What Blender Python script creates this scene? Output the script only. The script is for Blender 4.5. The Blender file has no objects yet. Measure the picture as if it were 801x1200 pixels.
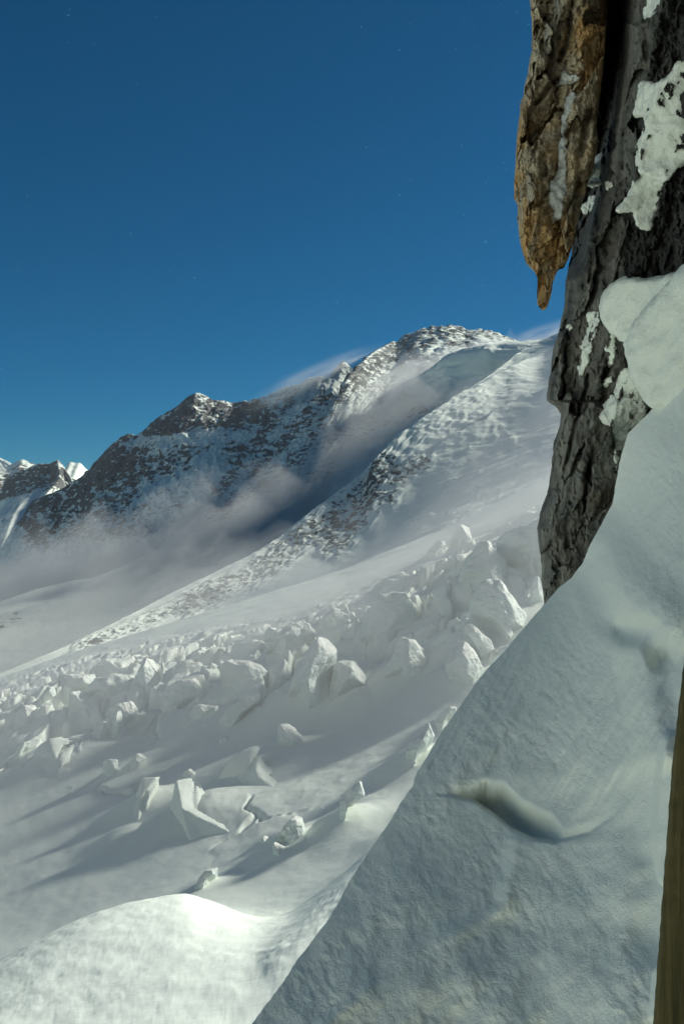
import bpy, bmesh, math, random
import numpy as np
from mathutils import Vector
from mathutils.bvhtree import BVHTree

rng = np.random.default_rng(7)
random.seed(7)
scene = bpy.context.scene
COL = scene.collection
F = 1167.0                       # focal length in photograph pixels (35 mm lens, upright frame)
CX, CY = 400.5, 600.0

# ------------------------------------------------------------------ helpers
def P(px, py, Y):
    return ((px - CX) / F * Y, Y, (CY - py) / F * Y)

def PA(px, py, Y):
    return np.stack([(px - CX) / F * Y, Y * np.ones_like(px), (CY - py) / F * Y], -1)

_perm = np.concatenate([rng.permutation(256)] * 3)
_g = rng.normal(size=(256, 3)); _g /= np.linalg.norm(_g, axis=1)[:, None]

def pn(x, y, z):
    x, y, z = np.broadcast_arrays(x, y, z)
    xi, yi, zi = np.floor(x), np.floor(y), np.floor(z)
    xf, yf, zf = x - xi, y - yi, z - zi
    xi, yi, zi = xi.astype(int) & 255, yi.astype(int) & 255, zi.astype(int) & 255
    f = lambda t: t * t * t * (t * (t * 6 - 15) + 10)
    u, v, w = f(xf), f(yf), f(zf)
    out = 0.0
    for a in (0, 1):
        for b in (0, 1):
            for c in (0, 1):
                h = _perm[_perm[_perm[xi + a] + yi + b] + zi + c]
                g = _g[h]
                d = g[..., 0] * (xf - a) + g[..., 1] * (yf - b) + g[..., 2] * (zf - c)
                out = out + d * (u if a else 1 - u) * (v if b else 1 - v) * (w if c else 1 - w)
    return out * 1.5

def fbm(x, y, z, octv=5, gain=0.5, ridged=False):
    out = 0.0; a = 1.0; s = 1.0; tot = 0
    for i in range(octv):
        n = pn(x * s + 17.3 * i, y * s + 5.1 * i, z * s + 9.7 * i)
        if ridged:
            n = 1 - 2 * np.abs(n)
        out = out + a * n; tot += a
        a *= gain; s *= 2.03
    return out / tot

def worley(x, y, seed=0):
    xi, yi = np.floor(x), np.floor(y)
    f1 = np.full(x.shape, 9.0); f2 = np.full(x.shape, 9.0); cid = np.zeros(x.shape)
    for a in (-1, 0, 1):
        for b in (-1, 0, 1):
            cx, cy = xi + a, yi + b
            h = _perm[(_perm[(cx.astype(int) + seed) & 255] + cy.astype(int)) & 255]
            h2 = _perm[(h + 37) & 255]
            d = np.hypot(cx + h / 255 - x, cy + h2 / 255 - y)
            lt = d < f1
            f2 = np.where(lt, f1, np.minimum(f2, d)); cid = np.where(lt, h / 255, cid); f1 = np.where(lt, d, f1)
    return f1, f2, cid

def facet(x, y, seed=0, tilt=1.3):
    """broken, tilted flat faces: one plane per cell; second value is the distance to the cell edge"""
    xi, yi = np.floor(x), np.floor(y)
    f1 = np.full(x.shape, 9.0); f2 = np.full(x.shape, 9.0); H = np.zeros(x.shape)
    for a in (-1, 0, 1):
        for b in (-1, 0, 1):
            cx, cy = xi + a, yi + b
            h = _perm[(_perm[(cx.astype(int) + seed) & 255] + cy.astype(int)) & 255]
            h2, h3, h4 = _perm[(h + 37) & 255], _perm[(h + 91) & 255], _perm[(h + 149) & 255]
            dx, dy = x - cx - h / 255, y - cy - h2 / 255
            d = np.hypot(dx, dy); v = h3 / 255 - .5 + tilt * ((h4 / 255 - .5) * dx + (h / 255 - .5) * dy)
            lt = d < f1
            f2 = np.where(lt, f1, np.minimum(f2, d)); H = np.where(lt, v, H); f1 = np.where(lt, d, f1)
    return H, f2 - f1

def sstep(a, b, x):
    t = np.clip((x - a) / (b - a), 0, 1)
    return t * t * (3 - 2 * t)

def pdist(px, py, line):
    """distance in photograph pixels from points to a polyline"""
    d = np.full(np.shape(px), 1e9)
    for (x0, y0), (x1, y1) in zip(line[:-1], line[1:]):
        dx, dy = x1 - x0, y1 - y0
        t = np.clip(((px - x0) * dx + (py - y0) * dy) / (dx * dx + dy * dy + 1e-9), 0, 1)
        d = np.minimum(d, np.hypot(px - x0 - t * dx, py - y0 - t * dy))
    return d

def brush(px, py, line, r, soft=0.5):
    return 1 - sstep(r * (1 - soft), r * (1 + soft), pdist(px, py, line))

def lerp1(table, v):
    t = np.array(table, float)
    return np.interp(v, t[:, 0], t[:, 1])

def proj(p):
    return CX + p[..., 0] / p[..., 1] * F, CY - p[..., 2] / p[..., 1] * F

def loft(rows, nu, segs, soft=0, sharp=None):
    R = []
    for row in rows:
        r = np.array(row, float)
        pxs = np.linspace(r[0, 0], r[-1, 0], nu)
        py = np.interp(pxs, r[:, 0], r[:, 1]); Y = np.interp(pxs, r[:, 0], r[:, 2])
        if soft:
            k = np.hanning(2 * soft + 3); k /= k.sum(); n = soft + 1
            py = np.convolve(np.pad(py, n, 'reflect', reflect_type='odd'), k, 'valid'); Y = np.convolve(np.pad(Y, n, 'reflect', reflect_type='odd'), k, 'valid')
        R.append(PA(pxs, py, Y))
    R = np.array(R)
    n = len(R); out = []
    for i in range(n - 1):
        p1, p2 = R[i], R[i + 1]
        p0 = R[i - 1] if i else 2 * p1 - p2
        p3 = R[i + 2] if i + 2 < n else 2 * p2 - p1
        m1 = (p2 - p0) * .5 * .75; m2 = (p3 - p1) * .5 * .75
        if sharp == i: m1 = (p2 - p1) * .9
        if sharp == i + 1: m2 = (p2 - p1) * .9
        L = np.linalg.norm(p2 - p1, axis=-1, keepdims=True) + 1e-6
        lim = lambda m: m * np.minimum(1, 1.3 * L / (np.linalg.norm(m, axis=-1, keepdims=True) + 1e-6))
        m1, m2 = lim(m1), lim(m2)
        k = segs[i]
        for j in range(k + (1 if i == n - 2 else 0)):
            t = j / k
            out.append((2*t**3 - 3*t*t + 1) * p1 + (t**3 - 2*t*t + t) * m1 + (-2*t**3 + 3*t*t) * p2 + (t**3 - t*t) * m2)
    return np.array(out)                      # (nv, nu, 3)

def normals(G):
    du = np.gradient(G, axis=1); dv = np.gradient(G, axis=0)
    n = np.cross(du, dv)
    n /= np.linalg.norm(n, axis=-1, keepdims=True) + 1e-9
    return n

def up(n):                                     # flip to face the camera side / upward
    return n * np.where((n[..., 2:3] - 0.6 * n[..., 1:2]) < 0, -1, 1)

def grid_obj(name, G, mat, attrs=None, wrap=False, smooth=True):
    nv, nu = G.shape[:2]
    idx = np.arange(nv * nu).reshape(nv, nu)
    if wrap:
        idx = np.concatenate([idx, idx[:, :1]], 1)
    q = np.stack([idx[:-1, :-1], idx[:-1, 1:], idx[1:, 1:], idx[1:, :-1]], -1).reshape(-1, 4)
    me = bpy.data.meshes.new(name)
    me.vertices.add(nv * nu); me.vertices.foreach_set('co', G.reshape(-1).astype(np.float32))
    me.loops.add(q.size); me.loops.foreach_set('vertex_index', q.reshape(-1).astype(np.int32))
    me.polygons.add(len(q)); me.polygons.foreach_set('loop_start', (np.arange(len(q)) * 4).astype(np.int32))
    me.polygons.foreach_set('use_smooth', np.full(len(q), smooth))
    me.update(calc_edges=True); me.validate()
    for k, a in (attrs or {}).items():
        at = me.attributes.new(k, 'FLOAT', 'POINT'); at.data.foreach_set('value', a.reshape(-1).astype(np.float32))
    me.materials.append(mat)
    o = bpy.data.objects.new(name, me); COL.objects.link(o)
    return o

def mesh_obj(name, verts, faces, mat, smooth=False):
    me = bpy.data.meshes.new(name); me.from_pydata(verts, [], faces); me.update()
    if smooth: me.polygons.foreach_set('use_smooth', [True] * len(me.polygons))
    me.materials.append(mat)
    o = bpy.data.objects.new(name, me); COL.objects.link(o)
    return o

def tag(o, label, cat, group=None, kind=None):
    o['label'] = label; o['category'] = cat
    if group: o['group'] = group
    if kind: o['kind'] = kind
    return o

def bvh_of(objs):
    vs, fs = [], []
    for o in objs:
        k = len(vs)
        vs += [v.co[:] for v in o.data.vertices]
        fs += [[k + i for i in p.vertices] for p in o.data.polygons]
    return BVHTree.FromPolygons(vs, fs)

def hitY(bvh, px, py, default):
    d = Vector(P(px, py, 1.0)).normalized()
    h = bvh.ray_cast(Vector((0, 0, 0)), d)
    return h[0].y if h[0] is not None else default

# ------------------------------------------------------------------ materials
class NT:
    def __init__(s, name):
        s.m = bpy.data.materials.new(name); s.m.use_nodes = True
        s.t = s.m.node_tree; s.t.nodes.clear()
        s.out = s.t.nodes.new('ShaderNodeOutputMaterial')
    def n(s, typ, **kw):
        x = s.t.nodes.new('ShaderNode' + typ)
        for k, v in kw.items(): setattr(x, k, v)
        return x
    def l(s, a, b): s.t.links.new(a, b)
    def put(s, sock, v):
        if hasattr(v, 'is_output'): s.l(v, sock)
        else: sock.default_value = v
    def math(s, op, a, b=0.0, clamp=False):
        x = s.n('Math', operation=op); x.use_clamp = clamp
        s.put(x.inputs[0], a); s.put(x.inputs[1], b); return x.outputs[0]
    def coord(s): return s.n('TexCoord').outputs['Object']
    def mapping(s, v, scale, rot=(0, 0, 0)):
        x = s.n('Mapping'); s.l(v, x.inputs[0]); x.inputs['Scale'].default_value = scale; x.inputs['Rotation'].default_value = rot
        return x.outputs[0]
    def noise(s, v, scale, detail=5, rough=.55, dist=0.0):
        x = s.n('TexNoise'); s.l(v, x.inputs['Vector'])
        x.inputs['Scale'].default_value = scale; x.inputs['Detail'].default_value = detail
        x.inputs['Roughness'].default_value = rough; x.inputs['Distortion'].default_value = dist
        return x.outputs['Fac']
    def vor(s, v, scale, feature='DISTANCE_TO_EDGE'):
        x = s.n('TexVoronoi', feature=feature); s.l(v, x.inputs['Vector']); x.inputs['Scale'].default_value = scale
        return x.outputs['Distance']
    def ramp(s, v, stops):
        x = s.n('ValToRGB'); s.l(v, x.inputs[0]); e = x.color_ramp.elements
        while len(e) < len(stops): e.new(0.5)
        for el, (p, c) in zip(e, stops):
            el.position = p; el.color = (c, c, c, 1) if isinstance(c, (int, float)) else (*c, 1)
        return x.outputs[0]
    def mix(s, f, a, b):
        x = s.n('Mix', data_type='RGBA'); s.put(x.inputs[0], f)
        for k, v in ((6, a), (7, b)):
            s.put(x.inputs[k], (*v, 1) if isinstance(v, tuple) else v)
        return x.outputs[2]
    def bsdf(s, col, rough=.6, bump=None, strength=.5, dist=.1, spec=.3, sss=None):
        b = s.n('BsdfPrincipled'); s.put(b.inputs['Base Color'], (*col, 1) if isinstance(col, tuple) else col)
        s.put(b.inputs['Roughness'], rough); b.inputs['Specular IOR Level'].default_value = spec
        if sss:
            b.inputs['Subsurface Weight'].default_value = sss[0]; b.inputs['Subsurface Radius'].default_value = (1.0, .9, .8)
            b.inputs['Subsurface Scale'].default_value = sss[1]
        if bump is not None:
            n = s.n('Bump'); s.l(bump, n.inputs['Height']); n.inputs['Strength'].default_value = strength; n.inputs['Distance'].default_value = dist
            s.l(n.outputs[0], b.inputs['Normal'])
        s.l(b.outputs[0], s.out.inputs['Surface'])
        return s.m

SNOW = (0.82, 0.855, 0.765)

def mat_mountain(name, fine, rock_a, rock_b, stretch=(1, 1, 1), tilt=0.0):
    t = NT(name); c = t.coord(); cs = t.mapping(c, stretch, (0, tilt, 0))
    at = t.n('Attribute', attribute_name='rock').outputs['Fac']
    n1 = t.noise(cs, fine, 6, .65); n2 = t.noise(c, fine * .28, 4, .6)
    v = t.math('ADD', at, t.math('MULTIPLY', t.math('SUBTRACT', n1, .5), 2.1))
    v = t.math('ADD', v, t.math('MULTIPLY', t.math('SUBTRACT', n2, .5), .5))
    m = t.ramp(v, [(.49, 0.0), (.60, 1.0)])
    rc = t.mix(t.noise(c, fine * .5, 4), rock_a, rock_b)
    col = t.mix(m, SNOW, rc)
    mt = t.bsdf(col, .75, t.noise(cs, fine * 1.3, 5, .6), .55, 1.2 / fine, spec=.15)
    bn = [x for x in t.t.nodes if x.bl_idname == 'ShaderNodeBump'][0]
    t.l(t.math('ADD', t.math('MULTIPLY', m, .45), .13), bn.inputs['Strength'])
    return mt

def mat_glacier():
    t = NT('glacier_snow'); c = t.coord()
    a = t.noise(t.mapping(c, (.35, 1, 1), (0, 0, .5)), .9, 5, .6)
    b = t.noise(c, .12, 4, .5)
    h = t.math('ADD', t.math('MULTIPLY', a, .35), b)
    col = t.mix(t.noise(c, .03, 4), (.805, .84, .755), (.85, .875, .785))
    return t.bsdf(col, .7, h, .4, .6, spec=.2)

def mat_ice():
    t = NT('serac_ice'); c = t.coord()
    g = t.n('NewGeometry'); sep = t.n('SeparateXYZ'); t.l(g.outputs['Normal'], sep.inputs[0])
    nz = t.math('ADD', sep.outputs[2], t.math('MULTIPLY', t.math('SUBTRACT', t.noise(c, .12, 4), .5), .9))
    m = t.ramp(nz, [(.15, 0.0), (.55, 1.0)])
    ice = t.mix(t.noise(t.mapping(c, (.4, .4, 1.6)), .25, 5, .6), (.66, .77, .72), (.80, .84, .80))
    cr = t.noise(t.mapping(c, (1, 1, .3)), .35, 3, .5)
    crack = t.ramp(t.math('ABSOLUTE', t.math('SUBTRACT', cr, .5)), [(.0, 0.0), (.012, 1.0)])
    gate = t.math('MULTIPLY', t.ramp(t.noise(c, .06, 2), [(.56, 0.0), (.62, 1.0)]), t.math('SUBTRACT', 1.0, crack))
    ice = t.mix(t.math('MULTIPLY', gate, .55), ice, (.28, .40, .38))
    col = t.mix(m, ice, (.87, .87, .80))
    h = t.math('ADD', t.noise(c, .5, 6, .6), t.math('MULTIPLY', t.noise(t.mapping(c, (.6, .6, 2.2)), .5, 4), .6))
    return t.bsdf(col, .55, h, .8, 1.2, spec=.3)

def mat_bank():
    t = NT('packed_snow'); c = t.coord()
    r = t.mapping(c, (1, .8, .6), (.25, .35, -.5))
    a = t.noise(r, 24, 5, .6, .9); b = t.noise(c, 150, 3, .6)
    h = t.math('ADD', a, t.math('MULTIPLY', b, .6))
    col = t.mix(t.noise(c, 2.2, 4), (.80, .83, .75), (.85, .875, .79))
    return t.bsdf(col, .6, h, .5, .012, spec=.25, sss=(.12, .02))

def mat_rock(name, warm):
    t = NT(name); c = t.coord()
    st = t.mapping(c, (1.6, 1.6, .45), (0, .12, 0))
    n1 = t.noise(st, 4.5, 8, .62, .6); n2 = t.noise(c, 2.1, 5, .6, .8); n3 = t.noise(st, 17, 7, .7)
    n4 = t.noise(c, 60, 4, .7)
    if warm:
        base = t.mix(t.ramp(n1, [(.34, 0.0), (.62, 1.0)]), (.19, .145, .085), (.66, .56, .40))
        base = t.mix(t.ramp(n2, [(.46, 0.0), (.62, .8)]), base, (.60, .34, .11))
        base = t.mix(t.ramp(t.noise(st, 3.1, 6, .6), [(.58, 0.0), (.70, .8)]), base, (.46, .45, .40))
    else:
        base = t.mix(t.ramp(n1, [(.36, 0.0), (.66, 1.0)]), (.095, .094, .085), (.29, .285, .25))
        base = t.mix(t.ramp(n2, [(.58, 0.0), (.72, .6)]), base, (.20, .145, .085))
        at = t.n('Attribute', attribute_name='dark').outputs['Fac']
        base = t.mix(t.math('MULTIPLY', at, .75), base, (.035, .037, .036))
    dk = t.ramp(n3, [(.34, .55 if warm else .45), (.47, 0.0)])
    base = t.mix(dk, base, (.028, .024, .019))
    base = t.mix(t.ramp(n4, [(.60, 0.0), (.72, .45)]), base, (.42, .38, .30) if warm else (.27, .27, .25))
    h = t.math('ADD', t.math('ADD', n1, t.math('MULTIPLY', n3, .55)), t.math('MULTIPLY', n4, .18))
    return t.bsdf(base, .85, h, .95, .06, spec=.2)

def mat_wood():
    t = NT('weathered_wood'); c = t.coord()
    g = t.noise(t.mapping(c, (30, 30, 1.6)), 3.0, 6, .65, .3)
    b = t.noise(c, 7, 4, .6)
    col = t.mix(t.ramp(g, [(.3, 0.0), (.7, 1.0)]), (.04, .034, .014), (.17, .145, .065))
    col = t.mix(t.ramp(b, [(.45, 0.0), (.75, .6)]), col, (.055, .05, .022))
    return t.bsdf(col, .8, g, .7, .01, spec=.2)

def mat_patch():
    t = NT('clinging_snow'); c = t.coord()
    h = t.math('ADD', t.noise(c, 30, 5, .6), t.math('MULTIPLY', t.noise(c, 140, 3), .5))
    return t.bsdf(SNOW, .6, h, .75, .02, spec=.25, sss=(.12, .02))

def mat_seam():
    t = NT('seam_ice'); c = t.coord()
    col = t.mix(t.ramp(t.noise(c, 18, 5, .6), [(.35, 0.0), (.65, 1.0)]), (.30, .30, .27), (.58, .60, .57))
    return t.bsdf(col, .45, t.noise(c, 40, 4), .4, .01, spec=.4)

def mat_volume(name, dens, noise_scale=None, color=(1, 1, 1), thr=(.4, .75), stretch=(1, 1, 1), sphere=True):
    t = NT(name); v = t.n('VolumePrincipled')
    v.inputs['Color'].default_value = (*color, 1); v.inputs['Anisotropy'].default_value = .25
    if noise_scale is None:
        v.inputs['Density'].default_value = dens
    else:
        c = t.coord()
        ln = t.n('VectorMath', operation='LENGTH'); t.l(c, ln.inputs[0])
        fall = t.ramp(ln.outputs['Value'], [(.15, 1.0), (.98, 0.0)])
        fall = t.math('POWER', fall, 1.5)
        n = t.ramp(t.noise(t.mapping(c, stretch), noise_scale, 4, .55), [(thr[0], .12), (thr[1], 1.0)])
        t.l(t.math('MULTIPLY', t.math('MULTIPLY', fall, n), dens), v.inputs['Density'])
    t.l(v.outputs[0], t.out.inputs['Volume'])
    return t.m

M_GL, M_ICE, M_BANK, M_PATCH, M_SEAM = mat_glacier(), mat_ice(), mat_bank(), mat_patch(), mat_seam()
M_GREY, M_TAN, M_WOOD = mat_rock('grey_rock', False), mat_rock('tan_rock', True), mat_wood()

# ------------------------------------------------------------------ camera, sun, sky
cam = bpy.data.cameras.new('camera'); co = bpy.data.objects.new('camera', cam); COL.objects.link(co)
co.rotation_euler = (math.radians(90), 0, 0)
cam.sensor_fit = 'VERTICAL'; cam.sensor_height = 36; cam.lens = 36 * F / 1200
cam.clip_start = .05; cam.clip_end = 60000
scene.camera = co

AZ, EL = math.radians(62), math.radians(28.5)      # azimuth measured from the view direction towards the right
sd = Vector((math.sin(AZ) * math.cos(EL), math.cos(AZ) * math.cos(EL), math.sin(EL)))
sun = bpy.data.lights.new('sun', 'SUN'); so = bpy.data.objects.new('sun', sun); COL.objects.link(so)
so.rotation_euler = sd.to_track_quat('Z', 'Y').to_euler()
sun.energy = 5.0; sun.angle = math.radians(6.5); sun.color = (.98, 1, .90)
w = bpy.data.worlds.new('World'); scene.world = w; w.use_nodes = True
wt = w.node_tree; bg = wt.nodes['Background']
sky = wt.nodes.new('ShaderNodeTexSky'); sky.sky_type = 'NISHITA'; sky.sun_disc = False
sky.sun_elevation = EL; sky.sun_rotation = AZ
sky.altitude = 3200; sky.air_density = 1.0; sky.dust_density = .8; sky.ozone_density = 6
hs = wt.nodes.new('ShaderNodeHueSaturation'); hs.inputs['Saturation'].default_value = 1.9; hs.inputs['Hue'].default_value = .487; hs.inputs['Value'].default_value = .86
wt.links.new(sky.outputs[0], hs.inputs['Color']); wt.links.new(hs.outputs[0], bg.inputs[0]); bg.inputs[1].default_value = .05
scene.view_settings.view_transform = 'Standard'; scene.view_settings.look = 'None'
scene.view_settings.exposure = .36; scene.view_settings.gamma = 1
scene.cycles.volume_step_rate = 2.0
scene.cycles.volume_max_steps = 96

# ------------------------------------------------------------------ far terrain
def valley():
    xs = np.linspace(-8500, 8500, 90); ys = np.linspace(-450, 10800, 90)
    X, Y = np.meshgrid(xs, ys)
    Z = -330 + 40 * fbm(X / 1500, Y / 1500, 0 * X, 4) - 60 * sstep(500, -450, Y)
    o = grid_obj('valley', np.stack([X, Y, Z], -1), M_GL)
    tag(o, 'snow filled valley floor below the mountains', 'valley', kind='structure')
valley()

def bounce_snowfield():
    # unseen snow bowl left of and behind the viewpoint, added to bounce sunlight
    th = np.radians(np.linspace(-98, 20, 110))[None, :]          # 0 = straight behind, negative = to the left
    r = np.geomspace(14, 1500, 120)[:, None]
    X, Y = np.sin(th) * r, -np.cos(th) * r
    Z = -16 - 34 * sstep(10, 90, r) + .42 * np.maximum(0, r - 160) * sstep(120, 700, r) + 0 * th
    Z = Z + (1 - sstep(-75, -95, np.degrees(th)) * .9) * 0 + 6 * fbm(X / 90, Y / 90, 0 * X, 4) * sstep(20, 150, r)
    Z = np.where(np.degrees(th) < -70, Z - sstep(-70, -98, np.degrees(th)) * np.maximum(0, Z + 50) * .9, Z)
    o = grid_obj('bounce_snowfield', np.stack([X, Y, Z], -1), M_GL)
    tag(o, 'unseen snow slope added behind the viewpoint to bounce sunlight', 'bounce_snowfield', kind='structure')
bounce_snowfield()

def mountain(name, rows, nu, segs, amp, scale, ribs, mat, label, paint, soft=0, rib_amp=.6, jag=2.0, relief=None):
    G = loft(rows, nu, segs, soft, 1)
    px, py = proj(G)
    nv = G.shape[0]
    vv = np.arange(nv)[:, None] - segs[0]
    jn = fbm(px / 11, 0 * px + 4, 0 * px, 4, .6, True) + .6 * fbm(px / 34, 0 * px + 9, 0 * px, 3)
    jw = paint(px, py, vv * 0.0 + px * 0, np.clip(vv / nv + .2, 0, 1) + 0 * px)[0]
    G[..., 2] += jag * G[..., 1] / F * jn * np.exp(-np.abs(vv) / 9.0) * (.25 + np.clip(jw, 0, 1))
    N = up(normals(G))
    U = np.linspace(0, 1, nu)[None, :] * np.ones((nv, 1)); V = np.linspace(0, 1, nv)[:, None] * np.ones((1, nu))
    x, y, z = G[..., 0] / scale, G[..., 1] / scale, G[..., 2] / scale
    warp = fbm(x * .5, y * .5, z * .5, 3)
    d = fbm(x, y, z, 6, .55, True) * .7
    dm0 = sstep(.15, .4, paint(px, py, U, V)[1])
    rb = fbm(U * ribs + warp * 1.4, V * ribs * .16, 0 * U + 3.1, 5, .6, True)
    d = d + rib_amp * np.clip(dm0, 0, 1) * rb
    rock, dm = paint(px, py, U, V)
    G = G + N * (amp * (d - .25) * dm)[..., None]
    if relief is not None:
        G = G + N * relief(px, py, G)[..., None]
    # bare rock sits where the relief is steep or proud of the slope
    n2 = up(normals(G))
    steep = sstep(.80, .35, n2[..., 2])
    nz = fbm(x * 2.6, y * 2.6, z * 4.2 + x * 2.0, 5, .6)
    r = rock * (.38 + .25 * steep + .45 * nz + .42 * rb)
    r = np.where(rock <= .01, 0, r)
    o = grid_obj(name, G, mat, {'rock': r})
    tag(o, label, 'mountain', kind='structure')
    return o

R1 = dict(rock_a=(.075, .080, .083), rock_b=(.165, .165, .158))
M_FAR = mat_mountain('far_mountain', .05, **R1, stretch=(.8, .8, 1.4), tilt=.35)
M_MAIN = mat_mountain('peak_rock_snow', .085, **R1, stretch=(.8, .8, 1.4), tilt=.6)
M_SPUR = mat_mountain('spur_rock_snow', .16, **R1, stretch=(.85, .85, 1.3), tilt=.6)
M_DIST = mat_mountain('distant_peaks', .012, rock_a=(.06, .055, .05), rock_b=(.14, .12, .10))

def shift(row, dpy, dY, dpx=0):
    return [(a + dpx, b + dpy, c + dY) for a, b, c in row]

# distant sunlit peaks
top = [(-220, 552, 9200), (-120, 530, 9200), (-60, 540, 9200), (-20, 533, 9200), (0, 538, 9200), (14, 545, 9000), (27, 540, 9000), (38, 544, 9000),
       (50, 556, 9000), (66, 560, 9000), (78, 551, 9000), (82, 543, 9000), (88, 545, 9000), (93, 544, 9000), (103, 553, 9000), (120, 570, 9000), (260, 600, 9000)]
mountain('distant_peak', [shift(top, 60, 800, 30), top, shift(top, 14, -350, -6), shift(top, 60, -1500, -20)], 320, [20, 60, 70], 20, 300, 30, M_DIST,
         'small sunlit snow peaks on the far left horizon',
         lambda px, py, U, V: (.62 * brush(px, py, [(0, 575), (30, 560)], 16) + .35, np.ones_like(px)))

# toothed ridge at the left
top = [(-200, 640, 4600), (-60, 600, 4600), (0, 580, 4500), (8, 566, 4500), (20, 556, 4500), (35, 550, 4500), (46, 546, 4500), (58, 547, 4500), (68, 541, 4450), (74, 550, 4450),
       (82, 562, 4400), (100, 572, 4400), (140, 600, 4400), (260, 640, 4400)]
mountain('ridge', [shift(top, 70, 500, 40), top, shift(top, 22, -120), shift(top, 60, -500, -30), shift(top, 150, -1500, -60)], 340, [16, 50, 60, 60], 11, 120, 36, M_FAR,
         'low toothed rock ridge left of the dark pyramid mountain',
         lambda px, py, U, V: (1.0 * brush(px, py, [(10, 572), (40, 562), (68, 556), (92, 580)], 20) * (1 - brush(px, py, [(0, 600), (45, 588)], 10)),
                               .35 + .65 * brush(px, py, [(10, 570), (70, 556), (92, 580)], 22)))

# rear pyramid behind the saddle
top = [(340, 480, 4300), (372, 462, 4300), (388, 442, 4300), (396, 430, 4300), (402, 424, 4300), (409, 431, 4300), (420, 446, 4300), (470, 480, 4300)]
mountain('rear_peak', [shift(top, 60, 500), top, shift(top, 30, -260, -8), shift(top, 110, -700, -30)], 160, [12, 50, 50], 9, 100, 20, M_FAR,
         'small snowy pyramid peak showing behind the saddle', lambda px, py, U, V: (.75 + 0 * px, np.ones_like(px)))

# the dark pyramid mountain at the left
top = [(-160, 760, 3350), (-40, 690, 3330), (10, 650, 3320), (26, 615, 3320), (38, 590, 3310), (70, 577, 3300), (95, 562, 3290), (110, 546, 3280), (125, 530, 3270), (140, 516, 3250), (150, 510, 3250),
       (160, 513, 3260), (172, 503, 3260), (188, 490, 3260), (205, 481, 3260), (218, 470, 3260), (230, 462, 3260), (240, 466, 3270), (250, 472, 3280), (276, 475, 3300), (305, 468, 3270),
       (335, 456, 3220), (352, 451, 3190), (362, 445, 3170), (375, 442, 3140), (392, 446, 3110), (420, 470, 3080), (520, 500, 3000)]
base1 = [(-220, 780, 3100), (-60, 700, 3060), (0, 665, 3040), (60, 640, 3030), (110, 600, 3020), (180, 555, 3000), (230, 535, 2960), (300, 535, 2860), (360, 520, 2790), (400, 520, 2750), (520, 560, 2650)]
base2 = [(-240, 800, 2620), (-100, 730, 2600), (-30, 690, 2590), (40, 668, 2570), (100, 650, 2540), (160, 640, 2500), (220, 620, 2450), (280, 600, 2400), (350, 585, 2340), (400, 570, 2310), (520, 600, 2250)]
base3 = [(-260, 860, 1750), (-140, 790, 1750), (-60, 760, 1750), (20, 735, 1800), (80, 715, 1850), (140, 695, 1850), (200, 680, 1850), (260, 655, 1950), (330, 640, 2050), (400, 620, 2100), (520, 640, 2200)]
def paintC(px, py, U, V):
    r = .84 * brush(px, py, [(160, 515), (230, 482), (300, 490)], 26)
    r = np.maximum(r, .80 * brush(px, py, [(40, 590), (95, 575), (150, 535), (165, 560)], 26))
    r = np.maximum(r, .62 * brush(px, py, [(60, 620), (130, 590), (220, 550), (300, 540)], 34))
    r = np.maximum(r, .60 * brush(px, py, [(35, 640), (110, 625), (170, 625)], 18))
    r = np.maximum(r, .85 * brush(px, py, [(30, 610), (55, 645)], 9))
    for a, b in (((345, 465), (255, 580)), ((380, 470), (300, 560)), ((310, 480), (215, 590))):
        r = np.maximum(r, .72 * brush(px, py, [a, b], 11, .9))
    r = r * (1 - .75 * brush(px, py, [(150, 522), (230, 516), (290, 515)], 5, .9))
    r = r * (1 - .8 * brush(px, py, [(180, 580), (230, 570), (250, 545)], 14, .9))
    low = sstep(672, 628, py)
    dmr = .3 + .7 * sstep(.05, .16, V)
    r = np.maximum(r, .35) * 1.3
    return r * low, (.15 + .85 * low) * dmr
mountain('pyramid_mountain', [shift(top, 90, 600), top, base1, base2, base3], 620, [14, 130, 110, 60], 17, 95, 60, M_FAR,
         'dark rocky pyramid mountain in blue shade at the left', paintC, rib_amp=.8, jag=2.6)

# main snowy peak with the rib running down to the left
top = [(-200, 770, 1150), (-60, 728, 1200), (0, 706, 1250), (40, 692, 1300), (80, 682, 1330), (110, 678, 1350), (150, 662, 1480), (190, 640, 1580), (240, 607, 1700), (285, 583, 1800), (320, 560, 1880), (350, 533, 1960),
       (372, 508, 2050), (388, 486, 2100), (398, 466, 2150), (408, 447, 2180), (416, 436, 2200), (424, 427, 2220), (434, 418, 2230), (441, 413, 2230), (450, 409, 2240), (464, 404, 2250), (478, 396, 2260), (490, 389, 2260),
       (505, 386, 2270), (520, 384, 2280), (532, 386, 2290), (545, 391, 2290), (560, 390, 2290), (580, 393, 2280), (598, 402, 2250), (640, 408, 2250), (760, 380, 2250), (1000, 340, 2250)]
b1 = [(-200, 800, 1050), (-60, 752, 1080), (0, 728, 1100), (60, 712, 1150), (110, 704, 1170), (160, 690, 1230), (210, 672, 1300), (270, 645, 1430), (330, 610, 1560), (380, 560, 1700), (420, 505, 1850), (460, 455, 2000),
      (500, 430, 2060), (540, 425, 2060), (600, 430, 2030), (700, 430, 2000), (1000, 410, 2000)]
b2 = [(-200, 860, 900), (-60, 812, 900), (0, 790, 930), (100, 752, 980), (200, 716, 1050), (280, 685, 1150), (350, 650, 1280), (410, 595, 1430), (460, 540, 1550), (510, 500, 1640), (560, 480, 1650), (640, 470, 1640), (1000, 450, 1640)]
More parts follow.
